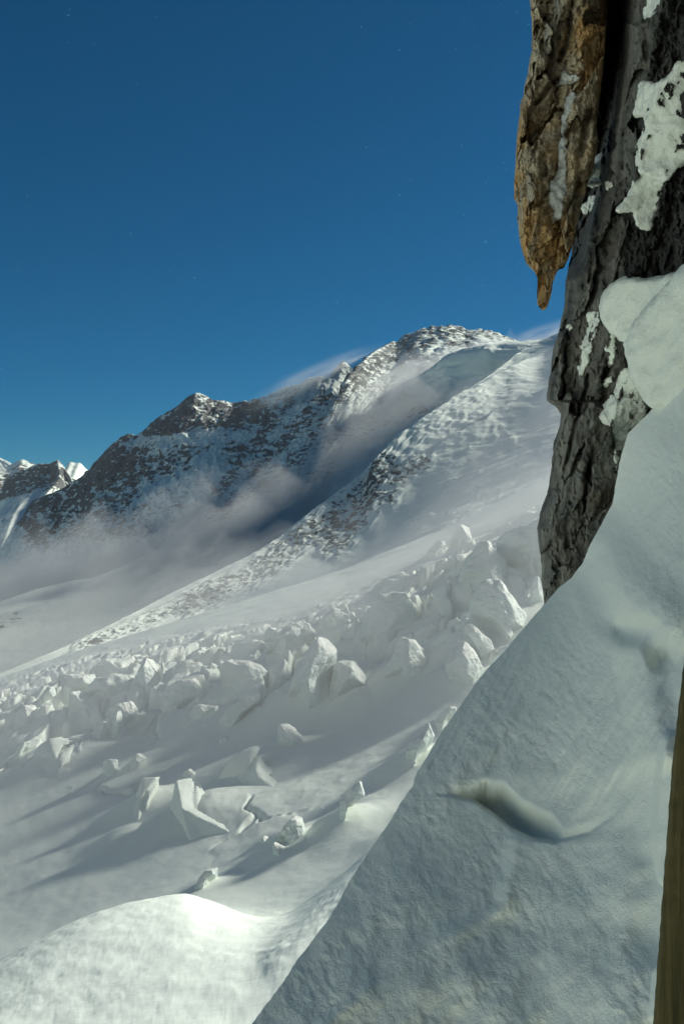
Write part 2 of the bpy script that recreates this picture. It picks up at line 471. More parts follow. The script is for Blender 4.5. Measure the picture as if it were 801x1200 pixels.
b3 = [(-200, 960, 760), (0, 880, 760), (100, 840, 800), (200, 790, 880), (300, 750, 960), (400, 690, 1080), (480, 620, 1200), (560, 560, 1280), (640, 540, 1280), (1000, 520, 1280)]
far_ = lambda row, k: [(a, b, c * (1 + k * float(sstep(385, 475, a)))) for a, b, c in row]
top, b1 = far_(top, .34), far_(b1, .20)
def paintB(px, py, U, V):
    r = .72 * brush(px, py, [(415, 445), (470, 410), (520, 392), (545, 398)], 15)
    r = np.maximum(r, .60 * brush(px, py, [(410, 455), (460, 440), (500, 425)], 26, .9))
    r = np.maximum(r, .60 * brush(px, py, [(560, 393), (600, 402)], 5))
    r = np.maximum(r, .66 * brush(px, py, [(415, 450), (395, 478), (350, 540), (290, 590), (245, 612)], 13, .9))
    r = np.maximum(r, .50 * brush(px, py, [(430, 500), (380, 520), (330, 565), (380, 555)], 24, .9))
    r = np.maximum(r, .55 * brush(px, py, [(440, 500), (500, 485)], 8, .9))
    r = np.maximum(r, .55 * brush(px, py, [(-5, 738), (25, 720)], 8, .9))
    soft = sstep(120, 300, px)
    r = r * 1.3
    return r, (.22 + .78 * np.clip(brush(px, py, [(250, 600), (350, 540), (420, 470), (500, 420), (600, 410)], 60, .8), 0, 1)) * (.35 + .65 * soft)
mountain('main_peak', [shift(top, 100, 500), top, b1, b2, b3], 680, [14, 110, 110, 60], 15, 90, 60, M_MAIN,
         'snow plastered main peak with a rocky crest and long left rib', paintB, jag=3.0)

# right-hand shoulder with the rocky spur and the hanging glacier
top = [(-200, 856, 640), (-60, 812, 680), (0, 790, 720), (60, 765, 760), (100, 748, 800), (150, 722, 860), (200, 696, 930), (250, 672, 1000), (300, 648, 1060), (335, 627, 1110), (352, 610, 1130), (390, 582, 1180), (430, 553, 1240),
       (442, 538, 1260), (455, 522, 1290), (475, 503, 1320), (500, 486, 1350), (540, 462, 1420), (570, 442, 1480), (590, 428, 1540), (605, 413, 1600), (625, 403, 1640), (650, 392, 1660), (700, 370, 1660), (800, 335, 1660), (1000, 280, 1660)]
b1 = [(-200, 870, 615), (0, 806, 690), (100, 764, 765), (200, 722, 880), (300, 680, 990), (350, 652, 1040), (400, 625, 1090), (440, 585, 1150), (470, 545, 1220), (500, 520, 1260), (550, 495, 1310), (600, 465, 1390), (650, 435, 1440), (700, 410, 1450), (1000, 330, 1450)]
b2 = [(-200, 880, 590), (0, 818, 650), (100, 778, 720), (200, 742, 810), (300, 704, 890), (400, 664, 960), (450, 635, 1010), (500, 595, 1060), (550, 560, 1100), (600, 530, 1140), (650, 500, 1160), (1000, 400, 1160)]
b3 = [(-200, 905, 520), (0, 846, 540), (200, 776, 620), (400, 706, 680), (500, 660, 720), (600, 610, 760), (700, 560, 780), (1000, 470, 780)]
def paintA(px, py, U, V):
    r = .82 * brush(px, py, [(215, 712), (300, 672), (360, 628), (420, 580)], 17, .8)
    r = np.maximum(r, .66 * brush(px, py, [(95, 762), (150, 738), (215, 712)], 11, .9))
    r = np.maximum(r, .86 * brush(px, py, [(390, 630), (430, 585), (455, 560)], 26, .7))
    r = np.maximum(r, .80 * brush(px, py, [(455, 590), (470, 560), (498, 545)], 12, .8))
    r = np.maximum(r, .60 * brush(px, py, [(480, 612), (505, 605)], 5, .9))
    r = np.maximum(r, .58 * brush(px, py, [(585, 512), (598, 520)], 9, .9))
    r = np.maximum(r, .60 * brush(px, py, [(90, 762), (130, 745)], 8, .9))
    rough = np.maximum(.9 * r, .05)
    rough = np.maximum(rough, .5 * brush(px, py, [(470, 525), (560, 480)], 18))      # ice cliff edge
    return r, rough
def reliefA(px, py, G):
    line = np.array([(300, 720), (380, 640), (436, 552), (452, 532), (472, 512), (500, 489), (540, 464), (580, 440), (640, 405), (1000, 260)], float)
    w_ = 5 * fbm(px / 18, py / 18, 0 * px + 2, 4)
    d = py + w_ - np.interp(px, line[:, 0], line[:, 1])            # positive on the near side of the ice edge
    on = sstep(425, 445, px) * sstep(640, 600, px)
    z = on * 9 * sstep(2, 12, d) * np.exp(-np.clip(d - 12, 0, None) / 40)
    l2 = np.array([(480, 560), (520, 520), (560, 500), (610, 470), (680, 440)], float)
    d2 = py + w_ * 1.4 - np.interp(px, l2[:, 0], l2[:, 1])
    z = z + sstep(490, 530, px) * 5 * sstep(0, 7, d2) * np.exp(-np.clip(d2 - 7, 0, None) / 22)
    sn = sstep(430, 500, px)
    return 1.7 * z + sn * (4.2 * fbm(G[..., 0] / 50, G[..., 1] / 22, G[..., 2] / 22, 5, .6) + 5 * fbm(G[..., 0] / 140, G[..., 1] / 140, 0 * px, 3))
mountain('shoulder', [shift(top, 60, 260), top, b1, b2, b3], 680, [14, 110, 110, 60], 8, 36, 70, M_SPUR,
         'snow shoulder with a speckled rock spur in front of the main peak', paintA, soft=9, relief=reliefA)

# lit snow shelf high on the shoulder
sh = lambda L, Y: [(a, b, Y + (a - 480) * .3 + 3.2 * max(0, 565 - a)) for a, b in L]
G = loft([sh([(470, 470), (525, 440), (545, 430), (600, 425), (680, 420)], 1900), sh([(470, 452), (500, 438), (524, 419), (545, 410.5), (570, 405.5), (600, 402.5), (680, 398)], 1790),
          sh([(470, 453), (500, 440), (524, 421), (545, 416), (570, 413), (600, 408.5), (680, 402)], 1690), sh([(470, 455), (500, 448), (524, 446), (545, 447), (600, 440), (680, 425)], 1665), sh([(470, 460), (500, 480), (545, 490), (600, 480), (680, 470)], 1620)], 130, [8, 12, 20, 20], 3)
G += (up(normals(G)) * (9 * fbm(G[..., 0] / 60, G[..., 1] / 60, G[..., 2] / 18, 5, .55, True) * sstep(0, .4, np.linspace(0, 1, G.shape[0]))[:, None])[..., None])
tag(grid_obj('snow_shelf', G, M_GL), 'smooth snow shelf with an ice edge under the summit', 'snow shelf', kind='structure')

# ------------------------------------------------------------------ the glacier and the near dome
rows = [
 [(-300, 1420, 34), (0, 1330, 34), (200, 1300, 34), (400, 1280, 33), (600, 1260, 32), (1000, 1230, 30)],
 [(-300, 1330, 60), (0, 1190, 62), (200, 1130, 64), (300, 1120, 62), (400, 1090, 58), (600, 1060, 55), (1000, 1030, 50)],
 [(-300, 1290, 88), (-100, 1178, 92), (0, 1124, 96), (50, 1097, 99), (100, 1074, 102), (150, 1058, 105), (215, 1046, 108), (240, 1054, 107), (265, 1064, 104), (295, 1075, 98), (320, 1077, 95), (345, 1067, 97), (400, 1026, 106), (445, 986, 116), (600, 925, 130), (1000, 890, 120)],
 [(-300, 1310, 112), (-100, 1205, 114), (0, 1150, 116), (100, 1102, 120), (215, 1066, 122), (300, 1082, 116), (345, 1074, 117), (400, 1036, 123), (445, 995, 132), (600, 932, 146), (1000, 880, 140)],
 [(-300, 1160, 178), (0, 1092, 174), (100, 1066, 172), (200, 1040, 168), (300, 1026, 160), (400, 988, 164), (500, 938, 172), (600, 890, 178), (1000, 800, 175)],
 [(-300, 1060, 250), (0, 985, 250), (200, 925, 250), (400, 868, 248), (600, 795, 240), (1000, 640, 230)],
 [(-300, 970, 345), (0, 902, 340), (200, 838, 335), (400, 775, 330), (600, 690, 320), (1000, 530, 310)],
 [(-300, 925, 440), (0, 856, 430), (200, 792, 425), (400, 724, 420), (520, 675, 420), (640, 615, 420), (1000, 470, 420)],
 [(-300, 890, 540), (0, 822, 540), (200, 762, 540), (400, 696, 540), (520, 648, 545), (640, 582, 550), (1000, 430, 560)],
 [(-300, 862, 760), (0, 790, 760), (200, 730, 770), (400, 668, 780), (520, 620, 800), (640, 560, 820), (1000, 400, 850)]]
G = loft(rows, 860, [40, 50, 26, 40, 100, 130, 120, 70, 40], 20)
px, py = proj(G)
X, Yv = G[..., 0], G[..., 1]
band = brush(px, py, [(0, 858), (130, 818), (250, 796), (350, 780), (450, 738), (560, 690), (660, 640)], 40, .7)
band2 = brush(px, py, [(150, 930), (230, 945), (300, 965), (420, 930)], 42, .9)
far = sstep(120, 160, Yv)
n1 = fbm(X / 26, Yv / 26, 0 * X, 5, .5, True)
wx, wy = .5 * fbm(X / 20, Yv / 20, 0 * X + 7, 3), .5 * fbm(X / 20, Yv / 20, 0 * X + 11, 3)
H1, e1 = facet(X / 19 + wx, Yv / 30 + wy, 3, 1.6); H2, e2 = facet(X / 8 + wx, Yv / 13 + wy, 9, 1.5)
blk = sstep(0, .10, e1) * (H1 + .75) - .6
blk2 = sstep(0, .12, e2) * (H2 + .5) - .4
dz = far * (band * (7.5 * blk + 3.2 * blk2 + 1.6 * n1) + band2 * (1.2 * n1 + 1.4 * sstep(.1, .5, fbm(X / 60, Yv / 60, 0 * X + 21, 2)) * blk))
dz += far * 1.6 * fbm(X / 70, Yv / 70, 0 * X + 2, 3)
dz += (.55 + .0 * X) * fbm(X / 14 + Yv / 40, Yv / 30, 0 * X + 5, 4) * (.5 + .5 * far)
dz += .20 * fbm(X / 1.6 + Yv / 6, Yv / 3, 0 * X + 19, 5, .6) * (1 - far) * .5 + .12 * fbm(X / 3.2 + Yv / 9, Yv / 7, 0 * X + 9, 4) * (1 - far)
# cracked, stepped lip along the near dome's right edge
lip = brush(px, py, [(322, 1128), (360, 1090), (410, 1045)], 14, .8)
dz += lip * (1 - far) * (.28 * fbm(X / 4, Yv / 5, 0 * X + 4, 4, .55, True))
G[..., 2] += dz
glacier = grid_obj('glacier', G, M_GL)
tag(glacier, 'wind packed glacier slope with a sunlit dome in front and an icefall behind', 'glacier', kind='structure')
GB = bvh_of([glacier])

# ------------------------------------------------------------------ ice and snow bodies from outlines
def remeshed(name, verts, faces, voxel, mat, smooth_n, amp, freq, sm=.5, seed=0, ridged=False, facets=0):
    me = bpy.data.meshes.new(name + '_cage'); me.from_pydata(verts, [], faces); me.update()
    bm = bmesh.new(); bm.from_mesh(me)
    bmesh.ops.triangulate(bm, faces=bm.faces); bmesh.ops.recalc_face_normals(bm, faces=bm.faces)
    bm.to_mesh(me); bm.free()
    o = bpy.data.objects.new(name, me); COL.objects.link(o)
    m = o.modifiers.new('r', 'REMESH'); m.mode = 'VOXEL'; m.voxel_size = voxel
    dg = bpy.context.evaluated_depsgraph_get()
    new = bpy.data.meshes.new_from_object(o.evaluated_get(dg))
    o.modifiers.clear(); o.data = new; bpy.data.meshes.remove(me); new.name = name
    n = len(new.vertices)
    V = np.zeros(n * 3); new.vertices.foreach_get('co', V); V = V.reshape(-1, 3)
    E = np.zeros(len(new.edges) * 2, np.int32); new.edges.foreach_get('vertices', E); E = E.reshape(-1, 2)
    deg = np.bincount(E.reshape(-1), minlength=n)[:, None] + 1e-9
    def sm_pass(A):
        S = np.stack([np.bincount(E[:, 0], A[E[:, 1], k], n) + np.bincount(E[:, 1], A[E[:, 0], k], n) for k in range(3)], -1)
        return A + sm * (S / deg - A)
    for _ in range(max(1, smooth_n)): V = sm_pass(V)
    if facets:
        fr = np.random.default_rng(seed + 100); c = V.mean(0); D = V - c
        for _ in range(facets):
            a = fr.uniform(-1.9, 1.9); e = fr.uniform(-.15, .75)
            nn = np.array([math.sin(a) * math.cos(e), -math.cos(a) * math.cos(e), math.sin(e)])
            h = D @ nn; lim = fr.uniform(.76, .95) * h.max()
            D = D - np.clip(h - lim, 0, None)[:, None] * nn * .92
        V = D + c
        V = sm_pass(V)
    new.vertices.foreach_set('co', V.reshape(-1).astype(np.float32)); new.update()
    N = np.zeros(n * 3, np.float32); new.vertices.foreach_get('normal', N); N = N.reshape(-1, 3)
    q = V * freq + seed * 3.7
    V = V + N * (amp * (fbm(q[:, 0], q[:, 1], q[:, 2], 6, .55, ridged) + (.22 * fbm(q[:, 0] * 1.5, q[:, 1] * 1.5, q[:, 2] * .7 + 4, 5, .55, True) if facets else 0)))[:, None]
    new.vertices.foreach_set('co', V.reshape(-1).astype(np.float32)); new.update()
    new.polygons.foreach_set('use_smooth', [True] * len(new.polygons))
    new.materials.clear(); new.materials.append(mat)
    return o

def resample(poly, step):
    out = []
    for (a, b), (c, d) in zip(poly, poly[1:] + poly[:1]):
        k = max(1, int(math.hypot(c - a, d - b) / step))
        out += [(a + (c - a) * i / k, b + (d - b) * i / k) for i in range(k)]
    return out

def serac(poly, label, deep=.7, push=.25, side=0.0, flat=False, soft=2, amp=.05, cat='serac', name='serac', group='seracs of the icefall'):
    """poly: outline in the photograph; it stands on the glacier where its foot touches"""
    k = serac.n; serac.n += 1
    r = random.Random(k * 13 + 5)
    xs = [p[0] for p in poly]; ys = [p[1] for p in poly]
    foot = max(poly, key=lambda p: p[1]); cx, cy = sum(xs) / len(xs), sum(ys) / len(ys)
    Yf = hitY(GB, foot[0], foot[1] + 1, 300) + .3
    lx = min(poly, key=lambda p: p[0]); rx = max(poly, key=lambda p: p[0])
    w = (max(xs) - min(xs)) / F * Yf; h = (max(ys) - min(ys)) / F * Yf
    s = (w * h) ** .5
    n = len(poly); Ys = []; low = []
    for (a, b) in poly:
        t = (a - lx[0]) / max(1, rx[0] - lx[0]); mid = lx[1] + (rx[1] - lx[1]) * t
        lo = b > mid + 1 or b == foot[1]
        low.append(lo)
        y = hitY(GB, a, b + 1, Yf)
        if flat: Ys.append(Yf + min(max(y - Yf, 0), 2.2 * s) * (.93 if flat is True else flat)); continue
        Ys.append(min(max(y, Yf - 2), Yf + .5 * s + 4) if lo else Yf + .12 * s + r.uniform(-.1, .1) * s)
    front = [Vector(P(a, b, y)) for (a, b), y in zip(poly, Ys)]
    d = deep * s
    back = []
    for i, v in enumerate(front):
        u = Vector((v.x, v.y + d * r.uniform(.8, 1.2), v.z))
        c = Vector(P(cx, cy, Yf + d))
        u = u + (c - u) * (.12 if low[i] else .22)
        u.x += .15 * d
        if low[i]: u.z -= .25 * s
        back.append(u)
    sink = []
    verts = [v[:] for v in front] + [v[:] for v in back]
    # the foot goes down into the slope
    for i in range(n):
        if low[i]:
            x, y, z = verts[i]; verts[i] = (x, y, z - .06 * s - .3)
    apex = Vector(P(cx + side * (max(xs) - min(xs)) * .5, cy + r.uniform(-.1, .1) * (max(ys) - min(ys)), Yf - push * s if not flat else min(sum(Ys) / len(Ys), hitY(GB, cx, cy, Yf)) - .12 * s))
    bc = Vector(P(cx, cy, Yf + d * 1.25)) + Vector((.15 * d, 0, -.1 * s))
    A, B = 2 * n, 2 * n + 1
    verts += [apex[:], bc[:]]
    faces = []
    for i in range(n):
        j = (i + 1) % n
        faces += [(A, i, j), (i, n + i, n + j, j), (B, n + j, n + i)]
    drifts.append((front, s, h, w, d))
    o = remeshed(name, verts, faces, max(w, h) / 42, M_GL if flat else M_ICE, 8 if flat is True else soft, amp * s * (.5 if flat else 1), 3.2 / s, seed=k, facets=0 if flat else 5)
    tag(o, label, cat, group)
    return o
serac.n = 0
drifts = []

S = [
 ([(160,789),(164,770),(170,771),(178,781),(186,794),(195,805),(185,820),(172,822),(160,812)], 'tall shark-fin serac with a bright crest near the left end of the icefall', .6, .2, -.2),
 ([(120,772),(130,775),(140,779),(160,781),(160,792),(140,793),(120,785)], 'thin flat snow slab just left of the shark-fin serac', 1.2, .05, 0),
 ([(95,807),(112,797),(130,790),(155,792),(160,812),(140,818),(115,822),(97,817)], 'broad rounded ice block below the thin flat slab', .7, .3, 0),
 ([(64,793),(72,790),(90,792),(105,792),(107,800),(95,808),(82,814),(80,829),(62,824)], 'pale misty ice wall at the far upper left of the icefall', .7, .15, 0),
 ([(80,812),(86,810),(95,820),(110,820),(110,834),(80,832)], 'small notched ice block below the misty wall', .8, .2, 0),
 ([(122,832),(136,826),(150,821),(159,835),(152,850),(140,860),(128,846)], 'lit ice tower with a hollow behind it below the shark-fin', .6, .2, .2),
 ([(136,830),(140,845),(141,855),(136,868),(130,866),(132,845)], 'slender ice needle in front of the lit tower', .9, .3, 0),
 ([(113,850),(116,846),(121,847),(127,870),(117,874),(106,864)], 'leaning thumb of ice left of the slender needle', .8, .3, .2),
 ([(157,820),(165,819),(172,825),(163,839),(157,834)], 'small round snow knob right of the lit tower', .9, .3, 0),
 ([(14,842),(20,832),(26,827),(37,829),(45,840),(44,854),(14,856)], 'cauliflower-shaped snow block at the left edge of the icefall', .8, .3, 0),
 ([(48,847),(58,833),(78,831),(98,831),(95,842),(72,860),(48,858)], 'low smooth mound between the cauliflower block and the ice towers', .9, .2, 0, True),
 ([(38,884),(45,872),(58,865),(82,868),(100,880),(96,914),(70,920),(38,920)], 'square cliff-sided bulge of snow below the low smooth mound', .7, .08, 0, True),
 ([(16,888),(25,870),(31,870),(27,882),(20,893)], 'thin bright leaning sliver of ice at the lower left', 1.0, .2, 0),
 ([(120,892),(127,890),(135,891),(134,911),(128,913),(121,904)], 'small square-cut step of snow below the leaning thumb', .9, .2, 0),
 ([(150,902),(155,890),(160,883),(168,890),(158,905)], 'small slanted wedge of ice on the slope below the lit tower', .9, .2, 0),
 ([(255,780),(265,774),(276,774),(290,776),(302,780),(316,793),(306,803),(295,811),(277,816),(260,808)], 'big squat ice block with a snow cap in the middle of the icefall', .8, .3, 0),
 ([(187,814),(198,804),(210,797),(235,795),(236,804),(240,814),(225,824),(208,830),(192,834),(186,828)], 'wide smooth-topped block left of the big squat block', .9, .25, 0),
 ([(267,768),(272,754),(288,753),(305,751),(314,757),(306,766),(297,772),(282,777)], 'wedge-shaped block right behind the big squat block', .7, .25, .2),
 ([(197,788),(206,780),(217,777),(237,776),(240,786),(225,797),(197,799)], 'pale low block behind the wide smooth-topped block', .7, .2, 0),
 ([(220,775),(225,768),(229,762),(238,766),(250,766),(253,776)], 'small broken crest of snow on the upper edge left of the wedge block', .8, .2, 0),
 ([(307,746),(311,738),(315,735),(320,742),(335,737),(350,731),(360,737),(358,758),(335,769),(315,762)], 'long sloping ice wall with a horn at its left end', .6, .2, .2),
 ([(256,846),(262,832),(277,823),(302,812),(306,820),(290,832),(290,844),(275,853),(265,859)], 'tilted slab with a fluted ice face below the big squat block', .7, .2, -.2),
 ([(221,838),(226,829),(232,825),(245,828),(255,828),(257,838),(235,847)], 'crumbled low ice wall left of the tilted fluted slab', .7, .2, 0),
 ([(242,782),(248,777),(254,781),(250,787),(244,791)], 'little round snow knob against the big squat block', .9, .3, 0),
 ([(325,849),(333,850),(341,856),(355,870),(346,880),(335,877),(325,872)], 'lone pale cube of ice on the smooth slope below the icefall', .9, .3, -.4),
 ([(252,922),(258,904),(270,889),(285,879),(297,877),(310,888),(322,903),(330,926)], 'large low snow hump with a bright left edge', 1.0, .05, 0, True),
 ([(332,810),(336,790),(340,772),(358,756),(377,742),(386,750),(394,760),(391,785),(387,802),(381,832),(362,843),(350,833),(340,822)], 'huge faceted serac with a sharp bright top and a cracked left face', .6, .3, -.15),
 ([(305,766),(309,750),(315,738),(332,734),(347,731),(365,730),(378,741),(362,756),(346,768),(322,767)], 'broad snow-topped block just behind the huge faceted serac', .6, .2, 0),
 ([(388,800),(390,785),(394,775),(412,775),(424,786),(433,797),(420,808),(400,820),(382,834)], 'smooth triangular block leaning on the right of the huge faceted serac', .8, .25, 0),
 ([(381,838),(390,828),(402,820),(420,810),(431,826),(412,842),(392,857)], 'lower smooth slab beneath the triangular leaning block', .8, .15, 0, True),
 ([(419,748),(421,735),(425,724),(435,710),(445,697),(460,694),(477,695),(485,712),(488,740),(476,746),(464,768),(440,772),(427,762)], 'big leaning rectangular block with a slanting pale face', .7, .3, -.2),
 ([(450,792),(459,768),(469,746),(485,750),(493,760),(500,764),(498,798),(476,801),(453,799)], 'wide pale buttress below the big leaning block', .8, .15, 0),
 ([(372,728),(380,719),(390,712),(405,720),(417,717),(418,728),(392,737),(377,734)], 'row of small broken crests left of the big leaning block', .8, .2, 0),
 ([(419,722),(424,714),(430,710),(436,712),(428,726)], 'small tooth of ice at the foot of the leaning block', .9, .2, 0),
 ([(390,740),(402,733),(415,730),(418,748),(400,760),(391,754)], 'shaded low block between the faceted serac and the leaning block', .8, .2, 0),
 ([(440,691),(444,684),(452,680),(472,677),(490,671),(505,670),(508,675),(503,686),(488,686),(470,691),(450,702)], 'long ragged ice crest with hanging fringes on the upper edge', .6, .15, 0),
 ([(535,666),(546,652),(560,637),(566,634),(573,635),(580,647),(589,652),(596,662),(601,675),(601,692),(590,702),(562,706),(545,702),(537,686)], 'tallest double-headed ice tower beside the dark cliff', .7, .3, .1),
 ([(551,700),(558,690),(567,680),(576,679),(586,681),(595,694),(605,707),(613,718),(621,728),(608,742),(600,757),(580,752),(560,738),(550,718)], 'sunlit ice pyramid with a sweeping ridge below the tallest tower', .9, .4, .15),
 ([(487,751),(496,740),(505,730),(511,734),(517,741),(500,757)], 'small tilted cube left of the sunlit pyramid', .9, .3, 0),
 ([(521,786),(521,770),(524,757),(535,750),(545,752),(557,767),(568,787),(562,806),(548,808),(532,806)], 'brightly lit dome-topped ice tower next to the near snow bank', .9, .35, -.2),
 ([(540,731),(550,729),(562,740),(575,752),(581,770),(569,783),(556,770),(546,752)], 'curved fin of ice between the pyramid and the lit dome', .8, .2, 0),
 ([(526,636),(532,624),(540,614),(550,617),(553,630),(541,643),(529,643)], 'misty block standing alone above the icefall', .7, .25, 0),
 ([(572,640),(590,625),(610,617),(630,607),(660,598),(680,640),(660,668),(620,672),(600,660)], 'long misty ice wall running behind the dark cliff', .5, .12, 0),
 ([(618,711),(622,690),(626,674),(631,675),(635,692),(639,713)], 'pointed ice needle tucked against the dark cliff', .8, .3, 0),
 ([(612,708),(614,692),(620,690),(622,711)], 'stub of ice left of the pointed needle', .9, .3, 0),
 ([(529,664),(531,652),(534,645),(537,655),(534,670)], 'thin ice blade left of the tallest tower', .9, .2, 0),
 ([(496,650),(504,640),(512,632),(522,635),(522,648),(508,655)], 'faint misty block left of the lone misty block', .7, .2, 0),
 ([(567,778),(572,766),(580,760),(595,755),(591,770),(582,780),(571,787)], 'broken lit ledge below the sunlit pyramid', .8, .2, 0),
 ([(197,963),(200,940),(206,914),(216,918),(225,924),(247,949),(270,975),(248,985),(226,991),(218,980)], 'ridged triangular ice block alone on the lower slope', .7, .12, -.35, .82),
 ([(152,957),(158,934),(167,911),(183,911),(180,930),(177,944),(160,970)], 'tall narrow ice outcrop left of the ridged triangular block', .7, .25, -.2, .8),
 ([(117,1013),(134,988),(147,966),(152,974),(156,990),(136,1008)], 'pointed shoulder of ice at the lower left of the slope', .7, .15, 0, True),
 ([(324,980),(331,968),(342,959),(352,961),(355,979),(349,988),(338,993),(328,989)], 'rounded boulder of ice in the blue hollow', .9, .35, 0),
 ([(317,1006),(318,996),(320,988),(330,993),(341,999),(330,1006)], 'little pyramid of ice in front of the rounded boulder', .9, .3, 0),
 ([(302,986),(308,980),(315,984),(316,991),(306,992)], 'half-buried lump left of the rounded boulder', .9, .3, 0),
 ([(227,1040),(231,1030),(238,1022),(253,1020),(252,1033),(236,1044)], 'half-buried ice ledge just above the sunlit dome', .8, .2, 0),
 ([(395,970),(396,952),(397,934),(410,924),(422,916),(427,934),(415,941),(405,946),(402,974)], 'hooked broken ice rim on the smooth slope near the snow bank', .6, .15, 0),
 ([(472,877),(484,868),(497,862),(506,842),(509,862),(494,885),(480,908),(474,900)], 'steep broken slab beside the edge of the near snow bank', .7, .2, 0),
 ([(508,846),(516,837),(527,829),(535,830),(528,845),(515,860)], 'small lit block above the steep broken slab', .8, .25, 0),
 ([(50,812),(55,805),(62,806),(64,816),(52,820)], 'faint low knob left of the misty ice wall', .9, .2, 0),
 ([(0,880),(8,868),(22,862),(24,872),(8,888)], 'rounded step of snow at the left frame edge', .9, .2, 0, True),
 ([(212,906),(220,902),(228,908),(226,915),(213,914)], 'small snow lump above the ridged triangular block', .9, .2, 0),
 ([(256,868),(262,864),(270,866),(270,872),(258,874)], 'small snow knob below the tilted fluted slab', .9, .2, 0),
]
for e in S: serac(*e, amp=.06)

# wind drifts: the glacier climbs against every block
def pile_drifts():
    n = len(glacier.data.vertices); V = np.zeros(n * 3); glacier.data.vertices.foreach_get('co', V); V = V.reshape(-1, 3)
    add = np.zeros(n)
    for front, s, h, w, d in drifts:
        c = np.mean([v[:] for v in front], 0); zb = min(v.z for v in front)
        cx, cy = c[0] - .1 * s, c[1] + .85 * d + .1 * s
        dx, dy = V[:, 0] - cx, V[:, 1] - cy
        r = np.hypot(dx / (.85 * w + .3 * s), dy / (1.1 * d + .4 * s))
        add = np.maximum(add, .36 * h * np.exp(-r ** 2 * 1.1))
    V[:, 2] += add
    glacier.data.vertices.foreach_set('co', V.reshape(-1).astype(np.float32)); glacier.data.update()
pile_drifts()

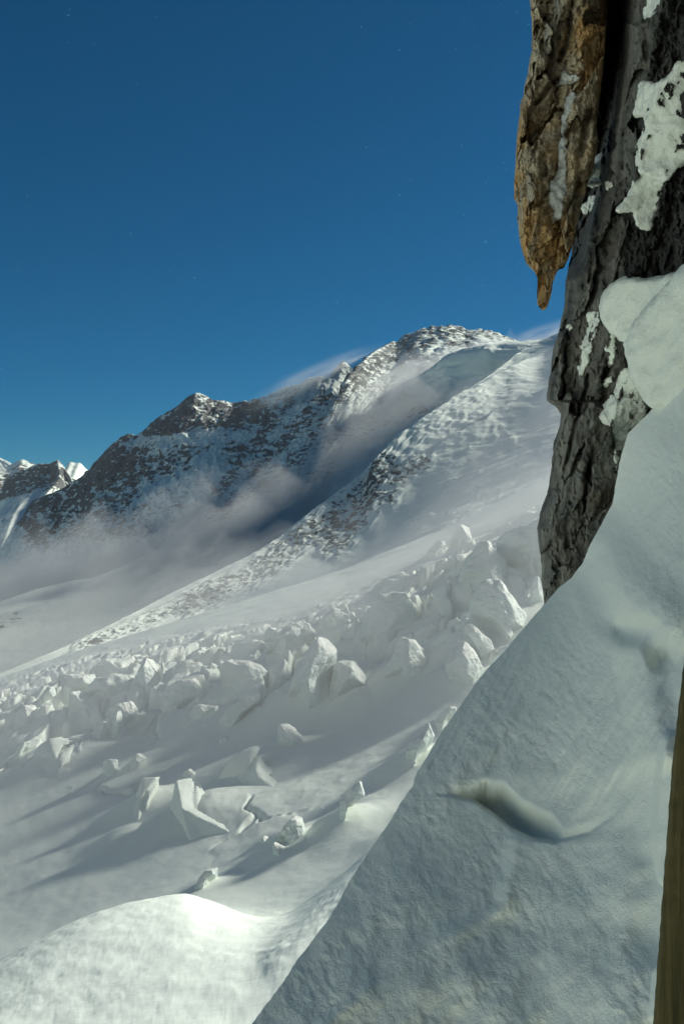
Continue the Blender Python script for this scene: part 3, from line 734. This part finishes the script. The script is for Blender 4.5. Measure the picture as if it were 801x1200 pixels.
# ------------------------------------------------------------------ near cliff
LG = [(-160, 700), (0, 694), (150, 686), (250, 676), (300, 668), (318, 665), (330, 662), (360, 660), (385, 655), (410, 648), (440, 644), (462, 639.5), (469, 640), (472, 658), (500, 655), (520, 648), (550, 645),
      (580, 640), (600, 632), (620, 628), (650, 633), (680, 634), (706, 637), (760, 640), (830, 640)]
CLEFT = [(-160, 730), (0, 724), (60, 720), (120, 708), (180, 698), (230, 688), (280, 676), (320, 664)]
def rock_base(px, py):
    return 6.35 - (np.minimum(px, 890) - 640) / 240 * 1.5 + .0006 * (py - 400)
def cliff():
    nu, nv = 430, 700
    py = np.linspace(-160, 830, nv)[:, None] * np.ones((1, nu))
    L = lerp1(LG, py) + 2.2 * fbm(py / 16, 0 * py + 3.3, 0 * py, 4) * (1 - brush(py * 0, py, [(0, 470), (0, 471)], 6))
    u = np.linspace(0, 1, nu)[None, :] * np.ones((nv, 1))
    px = L + (1600 - L) * (.45 * u + .55 * u ** 4)
    Y = rock_base(px, py)
    # left edge rounds away from the camera
    Y += .30 * np.exp(-(px - L) / 9.0)
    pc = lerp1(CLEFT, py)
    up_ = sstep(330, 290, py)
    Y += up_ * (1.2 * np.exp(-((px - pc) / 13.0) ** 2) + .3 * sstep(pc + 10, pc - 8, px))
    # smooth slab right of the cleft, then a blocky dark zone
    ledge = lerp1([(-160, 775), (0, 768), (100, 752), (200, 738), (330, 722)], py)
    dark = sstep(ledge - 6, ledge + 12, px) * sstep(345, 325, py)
    x, z = px / 10.0, py / 10.0
    strat = fbm(x * .55 + .05 * z, z * .11, 0 * x + 1.5, 5, .55, True)
    wx, wz = .9 * fbm(x * .5, z * .3, 0 * x + 7, 4), .9 * fbm(x * .5 + 9, z * .3, 0 * x + 3, 4)
    f1, f2, cid = worley(x * .42 + .12 * z + wx, z * .13 + wz, 5)
    g1, g2, cid2 = worley(x * .9 + .2 * z + wx, z * .5 + wz, 11)
    rough = .6 + .5 * dark
    K1, q1 = facet(x * .36 + .10 * z + wx * .5, z * .11 + wz * .35, 41, 2.0); K2, q2 = facet(x * 1.5 + .3 * z + wx * .6, z * .8 - .3 * x + wz, 43, 1.8)
    Y += -.20 * K1 - .022 * K2 + .03 * sstep(.04, 0, q1)
    Y += -.035 * rough * strat - .06 * (cid - .5)
    Y += dark * (.10 * (cid2 - .5) - .10 * fbm(x * .7 + 2, z * .45, 0 * x + 8, 5, .6, True))
    Y += -.22 * up_ * sstep(30, 5, np.abs(px - pc)) * fbm(x * 1.1, z * .5, 0 * x + 16, 5, .6)
    Y += -.05 * fbm(x * .9, z * .6, 0 * x + 6, 5, .6) + .018 * fbm(x * 3, z * 1.6, 0 * x + 2, 4)
    # crack beside the protruding flake, long vertical cracks lower down
    for line, dp, r in (([(664, 375), (662, 420), (659, 470)], .20, 2.2), ([(690, 440), (668, 520), (660, 560)], .12, 2.5), ([(700, 500), (688, 560), (685, 600)], .14, 2.5), ([(668, 590), (664, 640)], .10, 3),
                        ([(735, 40), (700, 250), (690, 330)], .08, 2.2), ([(715, 400), (708, 450), (706, 470)], .14, 4)):
        Y += dp * brush(px + 5 * fbm(py / 15, 0 * py + 31, 0 * py, 4), py, line, r * .8, .9) * sstep(-.3, .3, fbm(py / 40, px / 40, 0 * py + 3, 2) + .15)
    Y -= .12 * brush(px, py, [(650, 400), (650, 465)], 11, .6)
    G = PA(px, py, Y)
    nb = 10                                    # the side that turns away behind the left edge
    k = np.arange(nb, 0, -1)[None, :] / nb
    bx = G[:, :1, :] + k[..., None] ** 1.0 * np.array([.55, 2.2, 0.0]) + .08 * fbm(py[:, :nb] / 9, k * 3 + 0 * py[:, :nb], 0 * py[:, :nb], 4)[..., None]
    bx[..., 0] += .25 * k * G[:, :1, 0] * .5
    G = np.concatenate([bx, G], 1)
    dk = np.concatenate([np.zeros((nv, nb)), np.maximum(dark, up_ * sstep(14, 4, np.abs(px - pc)))], 1)  # blocky dark zone, plus shade of the cleft painted into the rock colour
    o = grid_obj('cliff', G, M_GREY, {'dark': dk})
    tag(o, 'dark grey cracked rock face rising out of the near snow bank', 'rock')
    return o
rock = cliff()

def overhang():
    L = [(-170, 606), (-60, 612), (0, 620), (30, 623), (60, 622), (90, 617), (120, 610), (150, 606), (180, 604), (215, 602), (232, 601.5), (240, 606), (265, 606), (280, 608), (300, 613), (310, 617), (320, 627), (326, 629), (345, 629), (357, 629), (362, 633), (364, 636)]
    R = [(-170, 716), (0, 711), (60, 708), (100, 704), (130, 700), (150, 698), (165, 701), (190, 696), (210, 690), (250, 679), (285, 671), (305, 665), (314, 660), (317, 652), (322, 650), (335, 647), (350, 644), (359, 641), (363, 638), (364, 637)]
    nv, nu = 640, 260
    py = np.linspace(-170, 364, nv)[:, None] * np.ones((1, nu))
    l, r = lerp1(L, py), lerp1(R, py)
    jl = 2.0 * fbm(py / 13, 0 * py, 0 * py + 8, 4); jr = 2.0 * fbm(py / 13, 0 * py, 0 * py + 4, 4)
    wd = np.clip((r - l) / 20, 0, 1)
    l, r = l + jl * wd, r + jr * wd
    th = np.linspace(0, 2 * np.pi, nu, endpoint=False)[None, :] * np.ones((nv, 1))
    half = (r - l) / 2
    ex = lambda a: np.sign(a) * np.abs(a) ** .75
    px = (l + r) / 2 - half * ex(np.cos(th))
    dep = np.minimum(.30, half / F * 6.0 * 1.0)
    s = np.sin(th)
    Y = 6.05 - dep * ex(s) * np.where(s > 0, 1.0, 1.6) + .0 * py
    Y -= (px - 650) / 100 * .12
    x, z = px / 10.0, py / 10.0
    wx, wz = .9 * fbm(x * .5, z * .3, 0 * x + 17, 4), .9 * fbm(x * .5 + 9, z * .3, 0 * x + 13, 4)
    f1, f2, cid = worley(x * .5 + .1 * z + 3 + wx, z * .17 + wz, 21)
    g1, g2, cid2 = worley(x * 1.1 + 3 + wx, z * .42 + wz, 33)
    K1, q1 = facet(x * .34 + .14 * z + wx * .5, z * .14 + wz * .4, 51, 2.0); K2, q2 = facet(x * 1.4 - .3 * z + wx * .6, z * .8 + .3 * x + wz, 53, 1.8)
    d = .19 * K1 + .028 * K2 - .03 * sstep(.04, 0, q1) + .045 * fbm(x * .55, z * .16, np.sin(th) * 1.0 + 2, 5, .55, True) + .09 * (cid - .5) + .04 * (cid2 - .5)
    d += .06 * fbm(x * .8, z * .55, np.sin(th) + 5, 5, .6) + .015 * fbm(x * 3, z * 1.5, 0 * x, 4)
    for line, dp, rr in (([(672, -10), (666, 40), (656, 70)], .13, 3), ([(655, 100), (662, 140), (652, 210), (645, 260)], .07, 6), ([(630, 120), (640, 105), (652, 92)], .12, 3), ([(634, 30), (640, 60)], .08, 6),
                         ([(636, 180), (638, 230)], .06, 3), ([(690, 130), (680, 180), (676, 240)], .08, 4)):
        d = d - dp * brush(px + 5 * fbm(py / 15, 0 * py + 31, 0 * py, 4), py, line, rr, .9)
    front = s > -.1
    Y = Y - d * np.where(front, 1, -1) * np.clip(half / 14, .12, 1)
    G = PA(px, py, Y)
    o = grid_obj('rock_overhang', G, M_TAN, wrap=True)
    bm = bmesh.new(); bm.from_mesh(o.data)
    bmesh.ops.holes_fill(bm, edges=[e for e in bm.edges if e.is_boundary]); bm.to_mesh(o.data); bm.free()
    tag(o, 'tan and ochre rock overhang hanging against the sky, tapering to a fang', 'rock')
    return o
tan = overhang()
RB = bvh_of([rock, tan])

def wall():  # unseen wall added to keep bounced light off the cliff and bank
    xs = np.linspace(-1.1, 7.5, 110)[None, :]; zs = np.linspace(-4, 6.5, 110)[:, None]
    X = xs + 0 * zs; Z = zs + 0 * xs
    Y = -.75 - .25 * Z * (Z > 0) * 0 + .22 * fbm(X * .9, Z * .5, 0 * X + 5, 5, .55, True) - .35 * sstep(-.4, -1.1, X)
    o = grid_obj('added_rock_wall', np.stack([X, Y, Z], -1), M_GREY, {'dark': 0 * X})
    tag(o, 'unseen grey rock wall added behind the viewpoint to block bounce light', 'rock wall')
wall()

# ------------------------------------------------------------------ near snow bank
EDGE = [(395, 850), (430, 803), (452, 786), (473, 770), (495, 748), (508, 735), (534, 727), (560, 722), (590, 717), (620, 701), (640, 690), (660, 682), (678, 668), (688, 655), (705, 640), (728, 620), (750, 601), (797, 560), (855, 519), (905, 489), (922, 484),
        (935, 472), (985, 441), (1050, 400), (1110, 361), (1165, 321), (1200, 295), (1270, 250)]
def bank():
    ctl = [(850, 395, 4.9), (803, 430, 5.0), (770, 473, 5.25), (735, 508, 5.5), (722, 560, 5.6), (717, 590, 5.6), (690, 640, 5.7), (668, 678, 5.8), (640, 705, 5.85), (601, 750, 5.5), (560, 797, 5.15), (519, 855, 4.75), (489, 905, 4.45), (472, 935, 4.3),
           (441, 985, 4.05), (400, 1050, 3.75), (361, 1110, 3.5), (321, 1165, 3.3), (295, 1200, 3.2), (250, 1270, 3.0),
           (800, 600, 3.95), (900, 500, 3.7), (900, 700, 2.95), (800, 750, 3.25), (720, 680, 4.5), (720, 800, 3.75), (660, 850, 4.0), (600, 900, 4.05), (700, 950, 3.35), (560, 980, 3.75), (640, 1050, 3.2), (740, 1050, 2.8), (500, 1100, 3.25), (600, 1200, 2.75), (720, 1200, 2.45), (420, 1200, 3.0),
           (800, 900, 2.75), (800, 1050, 2.5), (900, 1000, 2.3), (900, 1200, 2.05), (500, 1270, 2.75), (760, 1270, 2.25)]
    c = np.array(ctl, float); q = c[:, :2] / 300.0
    K = lambda r: np.where(r > 1e-9, r * r * np.log(r + 1e-12), 0)
    n = len(c); D = np.linalg.norm(q[:, None] - q[None], axis=-1)
    A = np.zeros((n + 3, n + 3)); A[:n, :n] = K(D) + np.eye(n) * .004; A[:n, n] = 1; A[:n, n + 1:] = q; A[n, :n] = 1; A[n + 1:, :n] = q.T
    wv = np.linalg.solve(A, np.concatenate([1 / c[:, 2], np.zeros(3)]))
    nv, nu = 760, 520
    py = np.linspace(395, 1270, nv)[:, None] * np.ones((1, nu))
    L = lerp1(EDGE, py); L = L + 1.6 * fbm(py / 7, 0 * py, 0 * py, 4) + 5.0 * fbm(py / 55, 0 * py, 0 * py + 4, 3) * sstep(705, 760, py)
    u = np.linspace(0, 1, nu)[None, :] * np.ones((nv, 1))
    px = L + (930 - L) * u ** 1.1
    inv = wv[n] + wv[n + 1] * px / 300 + wv[n + 2] * py / 300
    for i in range(n):
        inv = inv + wv[i] * K(np.hypot(px / 300 - q[i, 0], py / 300 - q[i, 1]))
    Y = 1 / inv
    # overhanging lip: everything above the crease bulges towards the camera
    crease = lerp1([(470, 928), (500, 921), (540, 917), (570, 910), (590, 914), (605, 930), (630, 947), (645, 952), (658, 968), (680, 966), (705, 955), (728, 932), (738, 918), (760, 900), (800, 880), (930, 840)], px)
    crease = crease + 5.0 * fbm(px / 26, 0 * px + 2, 0 * px, 4)
    dc = crease - py                                            # positive above the crease
    wgt = sstep(486, 580, px) * sstep(790, 690, px)
    bul = np.where(dc > 0, np.exp(-dc / 75.0), 0) * sstep(-3, 9, dc)
        # lower mound right of the little step
    st = lerp1([(960, 606), (985, 602), (1010, 601), (1035, 594), (1055, 590), (1075, 580)], py) + 2.0 * fbm(py / 14, 0 * py + 9, 0 * py, 3)
    pk = lerp1([(466, 932), (484, 929), (500, 931), (530, 934), (556, 940), (575, 952), (600, 972), (625, 984), (650, 988), (690, 978), (720, 957), (740, 930), (930, 840)], px) + 1.5 * fbm(px / 18, 0 * px + 6, 0 * px, 3)
    Y += .30 * sstep(-2, 4, pk - py) * sstep(2, -40, dc) * sstep(486, 575, px) * sstep(735, 655, px)
    side = sstep(st - 16, st + 6, px) * np.exp(-np.clip(px - st, 0, None) / 120) * sstep(968, 990, py) * sstep(1090, 1050, py)
    Y -= .065 * side
    # long faint diagonal ridge
    Y -= .014 * np.exp(-(pdist(px, py, [(380, 1200), (470, 1130), (590, 1062)]) / 9) ** 2)
    # steep recess and flutes beside the post
    Y += .07 * brush(px, py, [(748, 930), (752, 985), (775, 1010), (765, 1100)], 22, .9)
    Y -= .14 * brush(px, py, [(786, 870), (779, 930), (776, 985), (784, 1025)], 11, .5)
    Y -= .10 * brush(px, py, [(776, 1140), (770, 1190)], 8, .6)
    # hollow and folds in the upper half
    Y += .13 * brush(px, py, [(735, 738), (760, 742), (775, 770)], 12, .9)
    Y -= .13 * brush(px, py, [(700, 640), (740, 690), (780, 730)], 26, .9)
    Y += .10 * brush(px, py, [(690, 660), (710, 720), (735, 738)], 16, .9)
    Y -= .11 * brush(px, py, [(745, 760), (770, 880)], 18, .9)
    # flutes running down the upper part to the lip
    X3, Z3 = px / F * Y, -py / F * Y
    fl = fbm((px + .55 * py) / 30, py / 190, 0 * px + 4, 3)
    Y -= .05 * fl * sstep(700, 780, py) * sstep(0, 25, dc) 
    # wind texture, elongated lumps
    w1, w2 = 7 * fbm(px / 38, py / 38, 0 * px + 31, 3), 7 * fbm(px / 38, py / 38, 0 * px + 37, 3)
    ro = (px * .78 - py * .62 + w1) / 10, (px * .62 + py * .78 + w2) / 10
    tex = fbm(ro[0] / 1.1, ro[1] / 1.9, 0 * px, 4, .55) * (.55 + .9 * sstep(-.3, .4, fbm(px / 70, py / 70, 0 * px + 41, 2)))
    tex2 = fbm(ro[0] / 5, ro[1] / 9, 0 * px + 3, 3)
    calm = 1 - .75 * brush(px, py, [(640, 940), (600, 930), (745, 970), (760, 1080)], 30, .9)
    Y -= (.010 * tex * (Y / 3.3) + .022 * tex2) * calm
    Y -= .07 * fbm(px / 85 + py / 200, py / 120, 0 * px + 12, 3) * sstep(0, 60, px - L)
    G = PA(px, py, Y)
    nb = 14                                                     # rounds over the silhouette and falls away behind
    k = (np.arange(nb, 0, -1) / nb)[None, :, None]
    off = np.concatenate([-.10 * np.sin(k * 1.6) * 0 + .25 * k, 1.6 * k ** 1.2, -1.6 * k ** 1.7], -1)
    G = np.concatenate([G[:, :1, :] + off, G], 1)
    o = grid_obj('snow_bank', G, M_BANK)
    tag(o, 'steep wind textured snow bank filling the near right foreground', 'snow bank', kind='structure')
    return o
bank_o = bank()

# ------------------------------------------------------------------ snow clinging to the cliff
def patch(poly, label, thick, mat=None, voxel=None, soft=5, lift=.0, Yfix=None, amp=.012, name='snow_patch', cat='snow patch', group='snow clinging to the cliff'):
    pts = resample(poly, 2.5 if Yfix is None else 14)
    if Yfix is None:
        A = np.array(pts); big = max(np.ptp(A[:, 0]), np.ptp(A[:, 1])) > 25
        j = (5.0 if big else .9)
        A = A + j * np.stack([fbm(A[:, 0] / 7, A[:, 1] / 7, 0 * A[:, 0] + patch.n, 3), fbm(A[:, 0] / 7, A[:, 1] / 7, 0 * A[:, 0] + patch.n + 7, 3)], -1)
        pts = [tuple(p) for p in A]
    if Yfix is None:
        ys = []
        for a, b in pts:
            vals = sorted(hitY(RB, a + i * 2.5, b + j * 2.5, rock_base(a, b)) for i in (-1, 0, 1) for j in (-1, 0, 1))
            ys.append(vals[3])
        m = sorted(ys)[len(ys) // 2]
        ys = [min(max(y, m - .22), m + .16) for y in ys]
    else:
        ys = [Yfix(a, b) for a, b in pts]
    n = len(pts)
    V = [P(a, b, y - thick - lift) for (a, b), y in zip(pts, ys)] + [P(a, b, y + thick * 1.4) for (a, b), y in zip(pts, ys)]
    Fs = [tuple(range(n)), tuple(range(2 * n - 1, n - 1, -1))] + [(i, n + i, n + (i + 1) % n, (i + 1) % n) for i in range(n)]
    Ym = sum(ys) / n
    xs = [p[0] for p in poly]; yy = [p[1] for p in poly]
    sz = max(max(xs) - min(xs), max(yy) - min(yy)) / F * Ym
    patch.n += 1
    o = remeshed(name, V, Fs, voxel or max(.005, sz / 90), mat or M_PATCH, soft, amp * (3.0 if Yfix is None else 1), 17.0 if Yfix is None else 9.0, seed=patch.n)
    tag(o, label, cat, group)
    return o
patch.n = 50
PT = [
 ([(741,133),(748,108),(744,102),(753,95),(767,100),(776,95),(801,68),(832,58),(832,165),(801,192),(787,205),(777,213),(770,236),(765,262),(758,268),(745,263),(744,247),(727,250),(721,247),(735,230),(742,214),(752,209),(747,198),(744,182),(748,165),(756,150),(755,138)], 'large ragged snow patch stuck to the dark rock at the upper right', .055),
 ([(753,22),(756,8),(760,-10),(778,-10),(777,10),(768,14),(760,21)], 'small snow patch at the top edge of the dark rock', .03),
 ([(679,205),(688,197),(695,190),(703,180),(704,195),(702,215),(695,219),(688,217),(692,208)], 'snow wedge caught in the cleft beside the tan overhang', .05),
 ([(681,244),(690,232),(698,229),(699,239),(690,249),(683,249)], 'snow lump on a ledge below the snow wedge in the cleft', .05),
 ([(709,213),(715,211),(717,218),(711,222)], 'tiny snow dab on the smooth slab right of the cleft', .035),
 ([(687,370),(691,365),(701,367),(702,377),(698,388),(692,405),(684,440),(679,440),(681,408),(691,380)], 'long thin snow streak running down the grey rock', .025),
 ([(712,402),(717,393),(721,398),(719,417),(715,429),(711,426)], 'narrow snow strip right of the long thin streak', .03),
 ([(704,451),(710,444),(716,440),(717,448),(709,454)], 'small oval snow dab between the dark boulders', .03),
 ([(701,489),(707,476),(718,462),(722,473),(721,450),(727,435),(736,432),(744,450),(758,474),(750,497),(734,512),(722,552),(717,500),(709,496)], 'forked snow apron where the bank climbs the rock', .06),
 ([(663,384),(667,379),(671,384),(667,389)], 'tiny round snow dab on the flake of rock', .02),
]
for p in PT: patch(p[0], p[1], p[2])
for p, lab in (([(653,99),(657,87),(666,86),(676,87),(679,92),(666,99)], 'grey ice smear on a small ledge of the tan overhang'),
               ([(662,118),(671,108),(674,112),(664,140),(662,163),(664,190),(661,227),(657,256),(647,261),(644,216),(653,201),(656,163)], 'long grey ice seam running down the tan overhang')):
    patch(p, lab, .02, M_SEAM, amp=.015)
patch([(702,367),(705,348),(715,331),(735,324),(753,328),(779,324),(800,318),(800,350),(770,385),(745,405),(732,404),(716,390),(705,380)],
      'rounded snow pillow wedged under the dark rock', .16, M_PATCH, .018, 14, Yfix=lambda a, b: rock_base(a, b) - .12, amp=.03, name='snow_pillow', cat='snow pillow')
patch([(806,306),(779,335),(757,359),(738,385),(732,408),(737,430),(744,444),(757,474),(768,480),(800,478),(880,440),(880,250)],
      'larger smooth snow pillow in front at the right frame edge', .20, M_PATCH, .02, 18, Yfix=lambda a, b: rock_base(a, b) - .30, amp=.04, name='snow_pillow', cat='snow pillow')

# ------------------------------------------------------------------ wooden post at the right edge
def post():
    nv, nu = 260, 40
    py = np.linspace(430, 1500, nv)
    e = lerp1([(430, 829), (770, 800.5), (900, 786), (1050, 775), (1200, 764), (1500, 742)], py)
    Y0 = 1.15
    ring = []
    wdt, dp, c = .16, .09, .006
    prof = []
    def seg(a, b, k):
        for i in range(k): prof.append((a[0] + (b[0] - a[0]) * i / k, a[1] + (b[1] - a[1]) * i / k))
    seg((0, c), (c, 0), 2); seg((c, 0), (wdt - c, 0), 14); seg((wdt - c, 0), (wdt, c), 2); seg((wdt, c), (wdt, dp - c), 6)
    seg((wdt, dp - c), (wdt - c, dp), 2); seg((wdt - c, dp), (c, dp), 6); seg((c, dp), (0, dp - c), 2); seg((0, dp - c), (0, c), 6)
    pr = np.array(prof)
    base = PA(e, py, np.full(nv, Y0))
    G = base[:, None, :] + np.stack([pr[:, 0] + .42 * pr[:, 1], pr[:, 1] - .25 * pr[:, 0], 0 * pr[:, 0]], -1)[None]
    j = fbm(G[..., 2] * 60, pr[None, :, 0] * 20 + 0 * G[..., 2], pr[None, :, 1] * 20 + 0 * G[..., 2], 4)
    G[..., 0] += .0022 * j * (pr[:, 0] < .02); G[..., 1] += .0015 * j
    o = grid_obj('wooden_post', G, M_WOOD, wrap=True)
    bm = bmesh.new(); bm.from_mesh(o.data)
    bmesh.ops.holes_fill(bm, edges=[x for x in bm.edges if x.is_boundary]); bm.to_mesh(o.data); bm.free()
    tag(o, 'dark weathered wooden post leaning along the right frame edge', 'post')
post()

# ------------------------------------------------------------------ air: haze, spindrift, ice crystals
def vol_ellipsoid(label, px, py, Y, rad, rot, mat):
    bm = bmesh.new(); bmesh.ops.create_icosphere(bm, subdivisions=3, radius=1)
    me = bpy.data.meshes.new('spindrift'); bm.to_mesh(me); bm.free(); me.materials.append(mat)
    o = bpy.data.objects.new('spindrift', me); COL.objects.link(o)
    o.location = P(px, py, Y); o.scale = rad; o.rotation_euler = rot
    tag(o, label, 'blowing snow', kind='stuff')
M_PL = mat_volume('spindrift_plume', .022, 2.2, stretch=(1, 1, 1.6))
M_VEIL = mat_volume('spindrift_veil', .0042, 2.6, stretch=(1, 1, 1.0), thr=(.3, .7))
vol_ellipsoid('plume of snow blown off the saddle left of the main peak', 378, 446, 2750, (260, 130, 60), (0, math.radians(-22), 0), M_PL)
vol_ellipsoid('plume of snow blown off the crest beside the cliff', 640, 398, 1780, (120, 80, 34), (0, math.radians(-16), 0), M_PL)

def veil(label, rows, nu, segs, thick, dens, seed, fade=0.0):
    B = loft(rows, nu, segs); nv = B.shape[0]
    U = np.linspace(0, 1, nu)[None, :] * np.ones((nv, 1)); V = np.linspace(0, 1, nv)[:, None] * np.ones((1, nu))
    edge = sstep(0, .2, U) * sstep(1, .85, U) * sstep(0, .12, V) * sstep(1, .6, V)
    nz = .62 + .75 * fbm(B[..., 0] / 160 + seed, B[..., 1] / 160, 0 * U + seed, 3)
    nz = nz + .5 * fbm(B[..., 0] / 45 + seed, B[..., 1] / 110, 0 * U + 2 * seed, 3)
    T = thick * edge * np.clip(nz, .08, 1.7) * (1 - fade * V) + .05
    lo = B.copy(); lo[..., 2] -= 4
    hi = B.copy(); hi[..., 2] += T
    ring = np.concatenate([lo, hi[::-1]], 0)                 # top and bottom sheets joined into one closed body
    ring = np.concatenate([ring, ring[:1]], 0)
    nr = ring.shape[0] - 1
    o = grid_obj('spindrift', ring[:-1].transpose(1, 0, 2), mat_volume('spindrift_air', dens), wrap=True)
    bm = bmesh.new(); bm.from_mesh(o.data)
    bmesh.ops.holes_fill(bm, edges=[x for x in bm.edges if x.is_boundary]); bmesh.ops.recalc_face_normals(bm, faces=bm.faces); bm.to_mesh(o.data); bm.free()
    tag(o, label, 'blowing snow', kind='stuff')
veil('low veil of blowing snow streaming over the icefall',
     [[(-260, 1180, 135), (300, 1045, 135), (1000, 760, 130)], [(-260, 1080, 215), (300, 955, 210), (1000, 700, 195)], [(-260, 975, 320), (300, 815, 320), (1000, 560, 310)], [(-260, 905, 440), (300, 758, 425), (1000, 470, 420)], [(-260, 890, 500), (300, 742, 490), (1000, 445, 500)], [(-260, 874, 640), (300, 718, 630), (1000, 415, 660)]],
     70, [14, 14, 14, 14, 14], 80, .0036, 1.0, .88)
veil('blue grey snow haze drifting across the valley below the pyramid mountain',
     [[(-260, 840, 1000), (100, 752, 1080), (420, 640, 1300)], [(-260, 800, 1250), (100, 715, 1350), (420, 600, 1600)], [(-260, 770, 1700), (100, 695, 1800), (420, 570, 2000)], [(-260, 740, 2200), (100, 668, 2300), (420, 560, 2500)]],
     60, [12, 12, 12], 170, .0013, 8.0)
veil('bluish drift of snow sinking along the left flank of the main peak',
     [[(-260, 880, 780), (100, 785, 860), (420, 640, 1250)], [(-260, 835, 900), (100, 745, 1000), (420, 590, 1450)], [(-260, 800, 1020), (100, 712, 1120), (420, 550, 1650)], [(-260, 780, 1080), (100, 695, 1180), (420, 500, 1900)]],
     60, [12, 12, 12], 120, .0026, 15.0, .3)
veil('faint drift of snow fading the lower end of the rock spur',
     [[(-260, 866, 620), (140, 760, 680), (420, 680, 760)], [(-260, 846, 680), (140, 738, 790), (420, 640, 900)], [(-260, 836, 720), (140, 722, 870), (420, 600, 1040)], [(-260, 822, 760), (140, 716, 900), (420, 575, 1120)]],
     60, [12, 12, 12], 46, .0020, 23.0, .3)
veil('thin snow haze hanging on the face of the main peak',
     [[(320, 660, 1220), (480, 560, 1400), (660, 480, 1600)], [(320, 610, 1500), (480, 500, 1750), (660, 445, 1950)], [(335, 560, 1800), (480, 450, 2150), (660, 420, 2200)], [(390, 480, 2150), (480, 415, 2450), (660, 400, 2480)]],
     60, [14, 14, 14], 150, .0021, 19.0, .4)
veil('thin snow haze streaming down the wide snow shoulder',
     [[(430, 640, 930), (660, 540, 1020), (1000, 440, 1100)], [(430, 585, 1110), (660, 490, 1250), (1000, 400, 1250)], [(440, 545, 1240), (660, 440, 1450), (1000, 350, 1450)], [(450, 515, 1370), (660, 395, 1650), (1000, 290, 1650)]],
     60, [16, 16, 16], 120, .0011, 11.0, .5)

bm = bmesh.new(); bmesh.ops.create_cube(bm, size=1)
me = bpy.data.meshes.new('haze'); bm.to_mesh(me); bm.free()
hz = bpy.data.objects.new('haze', me); COL.objects.link(hz)
hz.scale = (18400, 12900, 980); hz.location = (0, 4900, 20)
me.materials.append(mat_volume('haze_air', .000017, None, (.93, .97, 1)))
tag(hz, 'thin cold haze of ice crystals filling the air', 'haze', kind='stuff')

def crystals():
    vs, fs = [], []
    for i in range(230):
        px, py = rng.uniform(-60, 660), 520 * rng.beta(1.1, 2.0) - 40
        if rng.random() < .5: px = 640 - 260 * rng.beta(1, 2.5)
        Y = rng.uniform(2.5, 14); r = Y / F * rng.choice([.16, .22, .34, .5], p=[.5, .3, .15, .05])
        c = np.array(P(px, py, Y)); k = len(vs)
        vs += [tuple(c + r * np.array(d)) for d in ((1, 0, 0), (-1, 0, 0), (0, 1, 0), (0, -1, 0), (0, 0, 1), (0, 0, -1))]
        fs += [(k + a, k + b, k + cc) for a in (0, 1) for b in (2, 3) for cc in (4, 5)]
    o = mesh_obj('ice_crystals', vs, fs, M_PATCH)
    tag(o, 'tiny ice crystals glinting in the air against the sky', 'ice crystals', kind='stuff')
crystals()
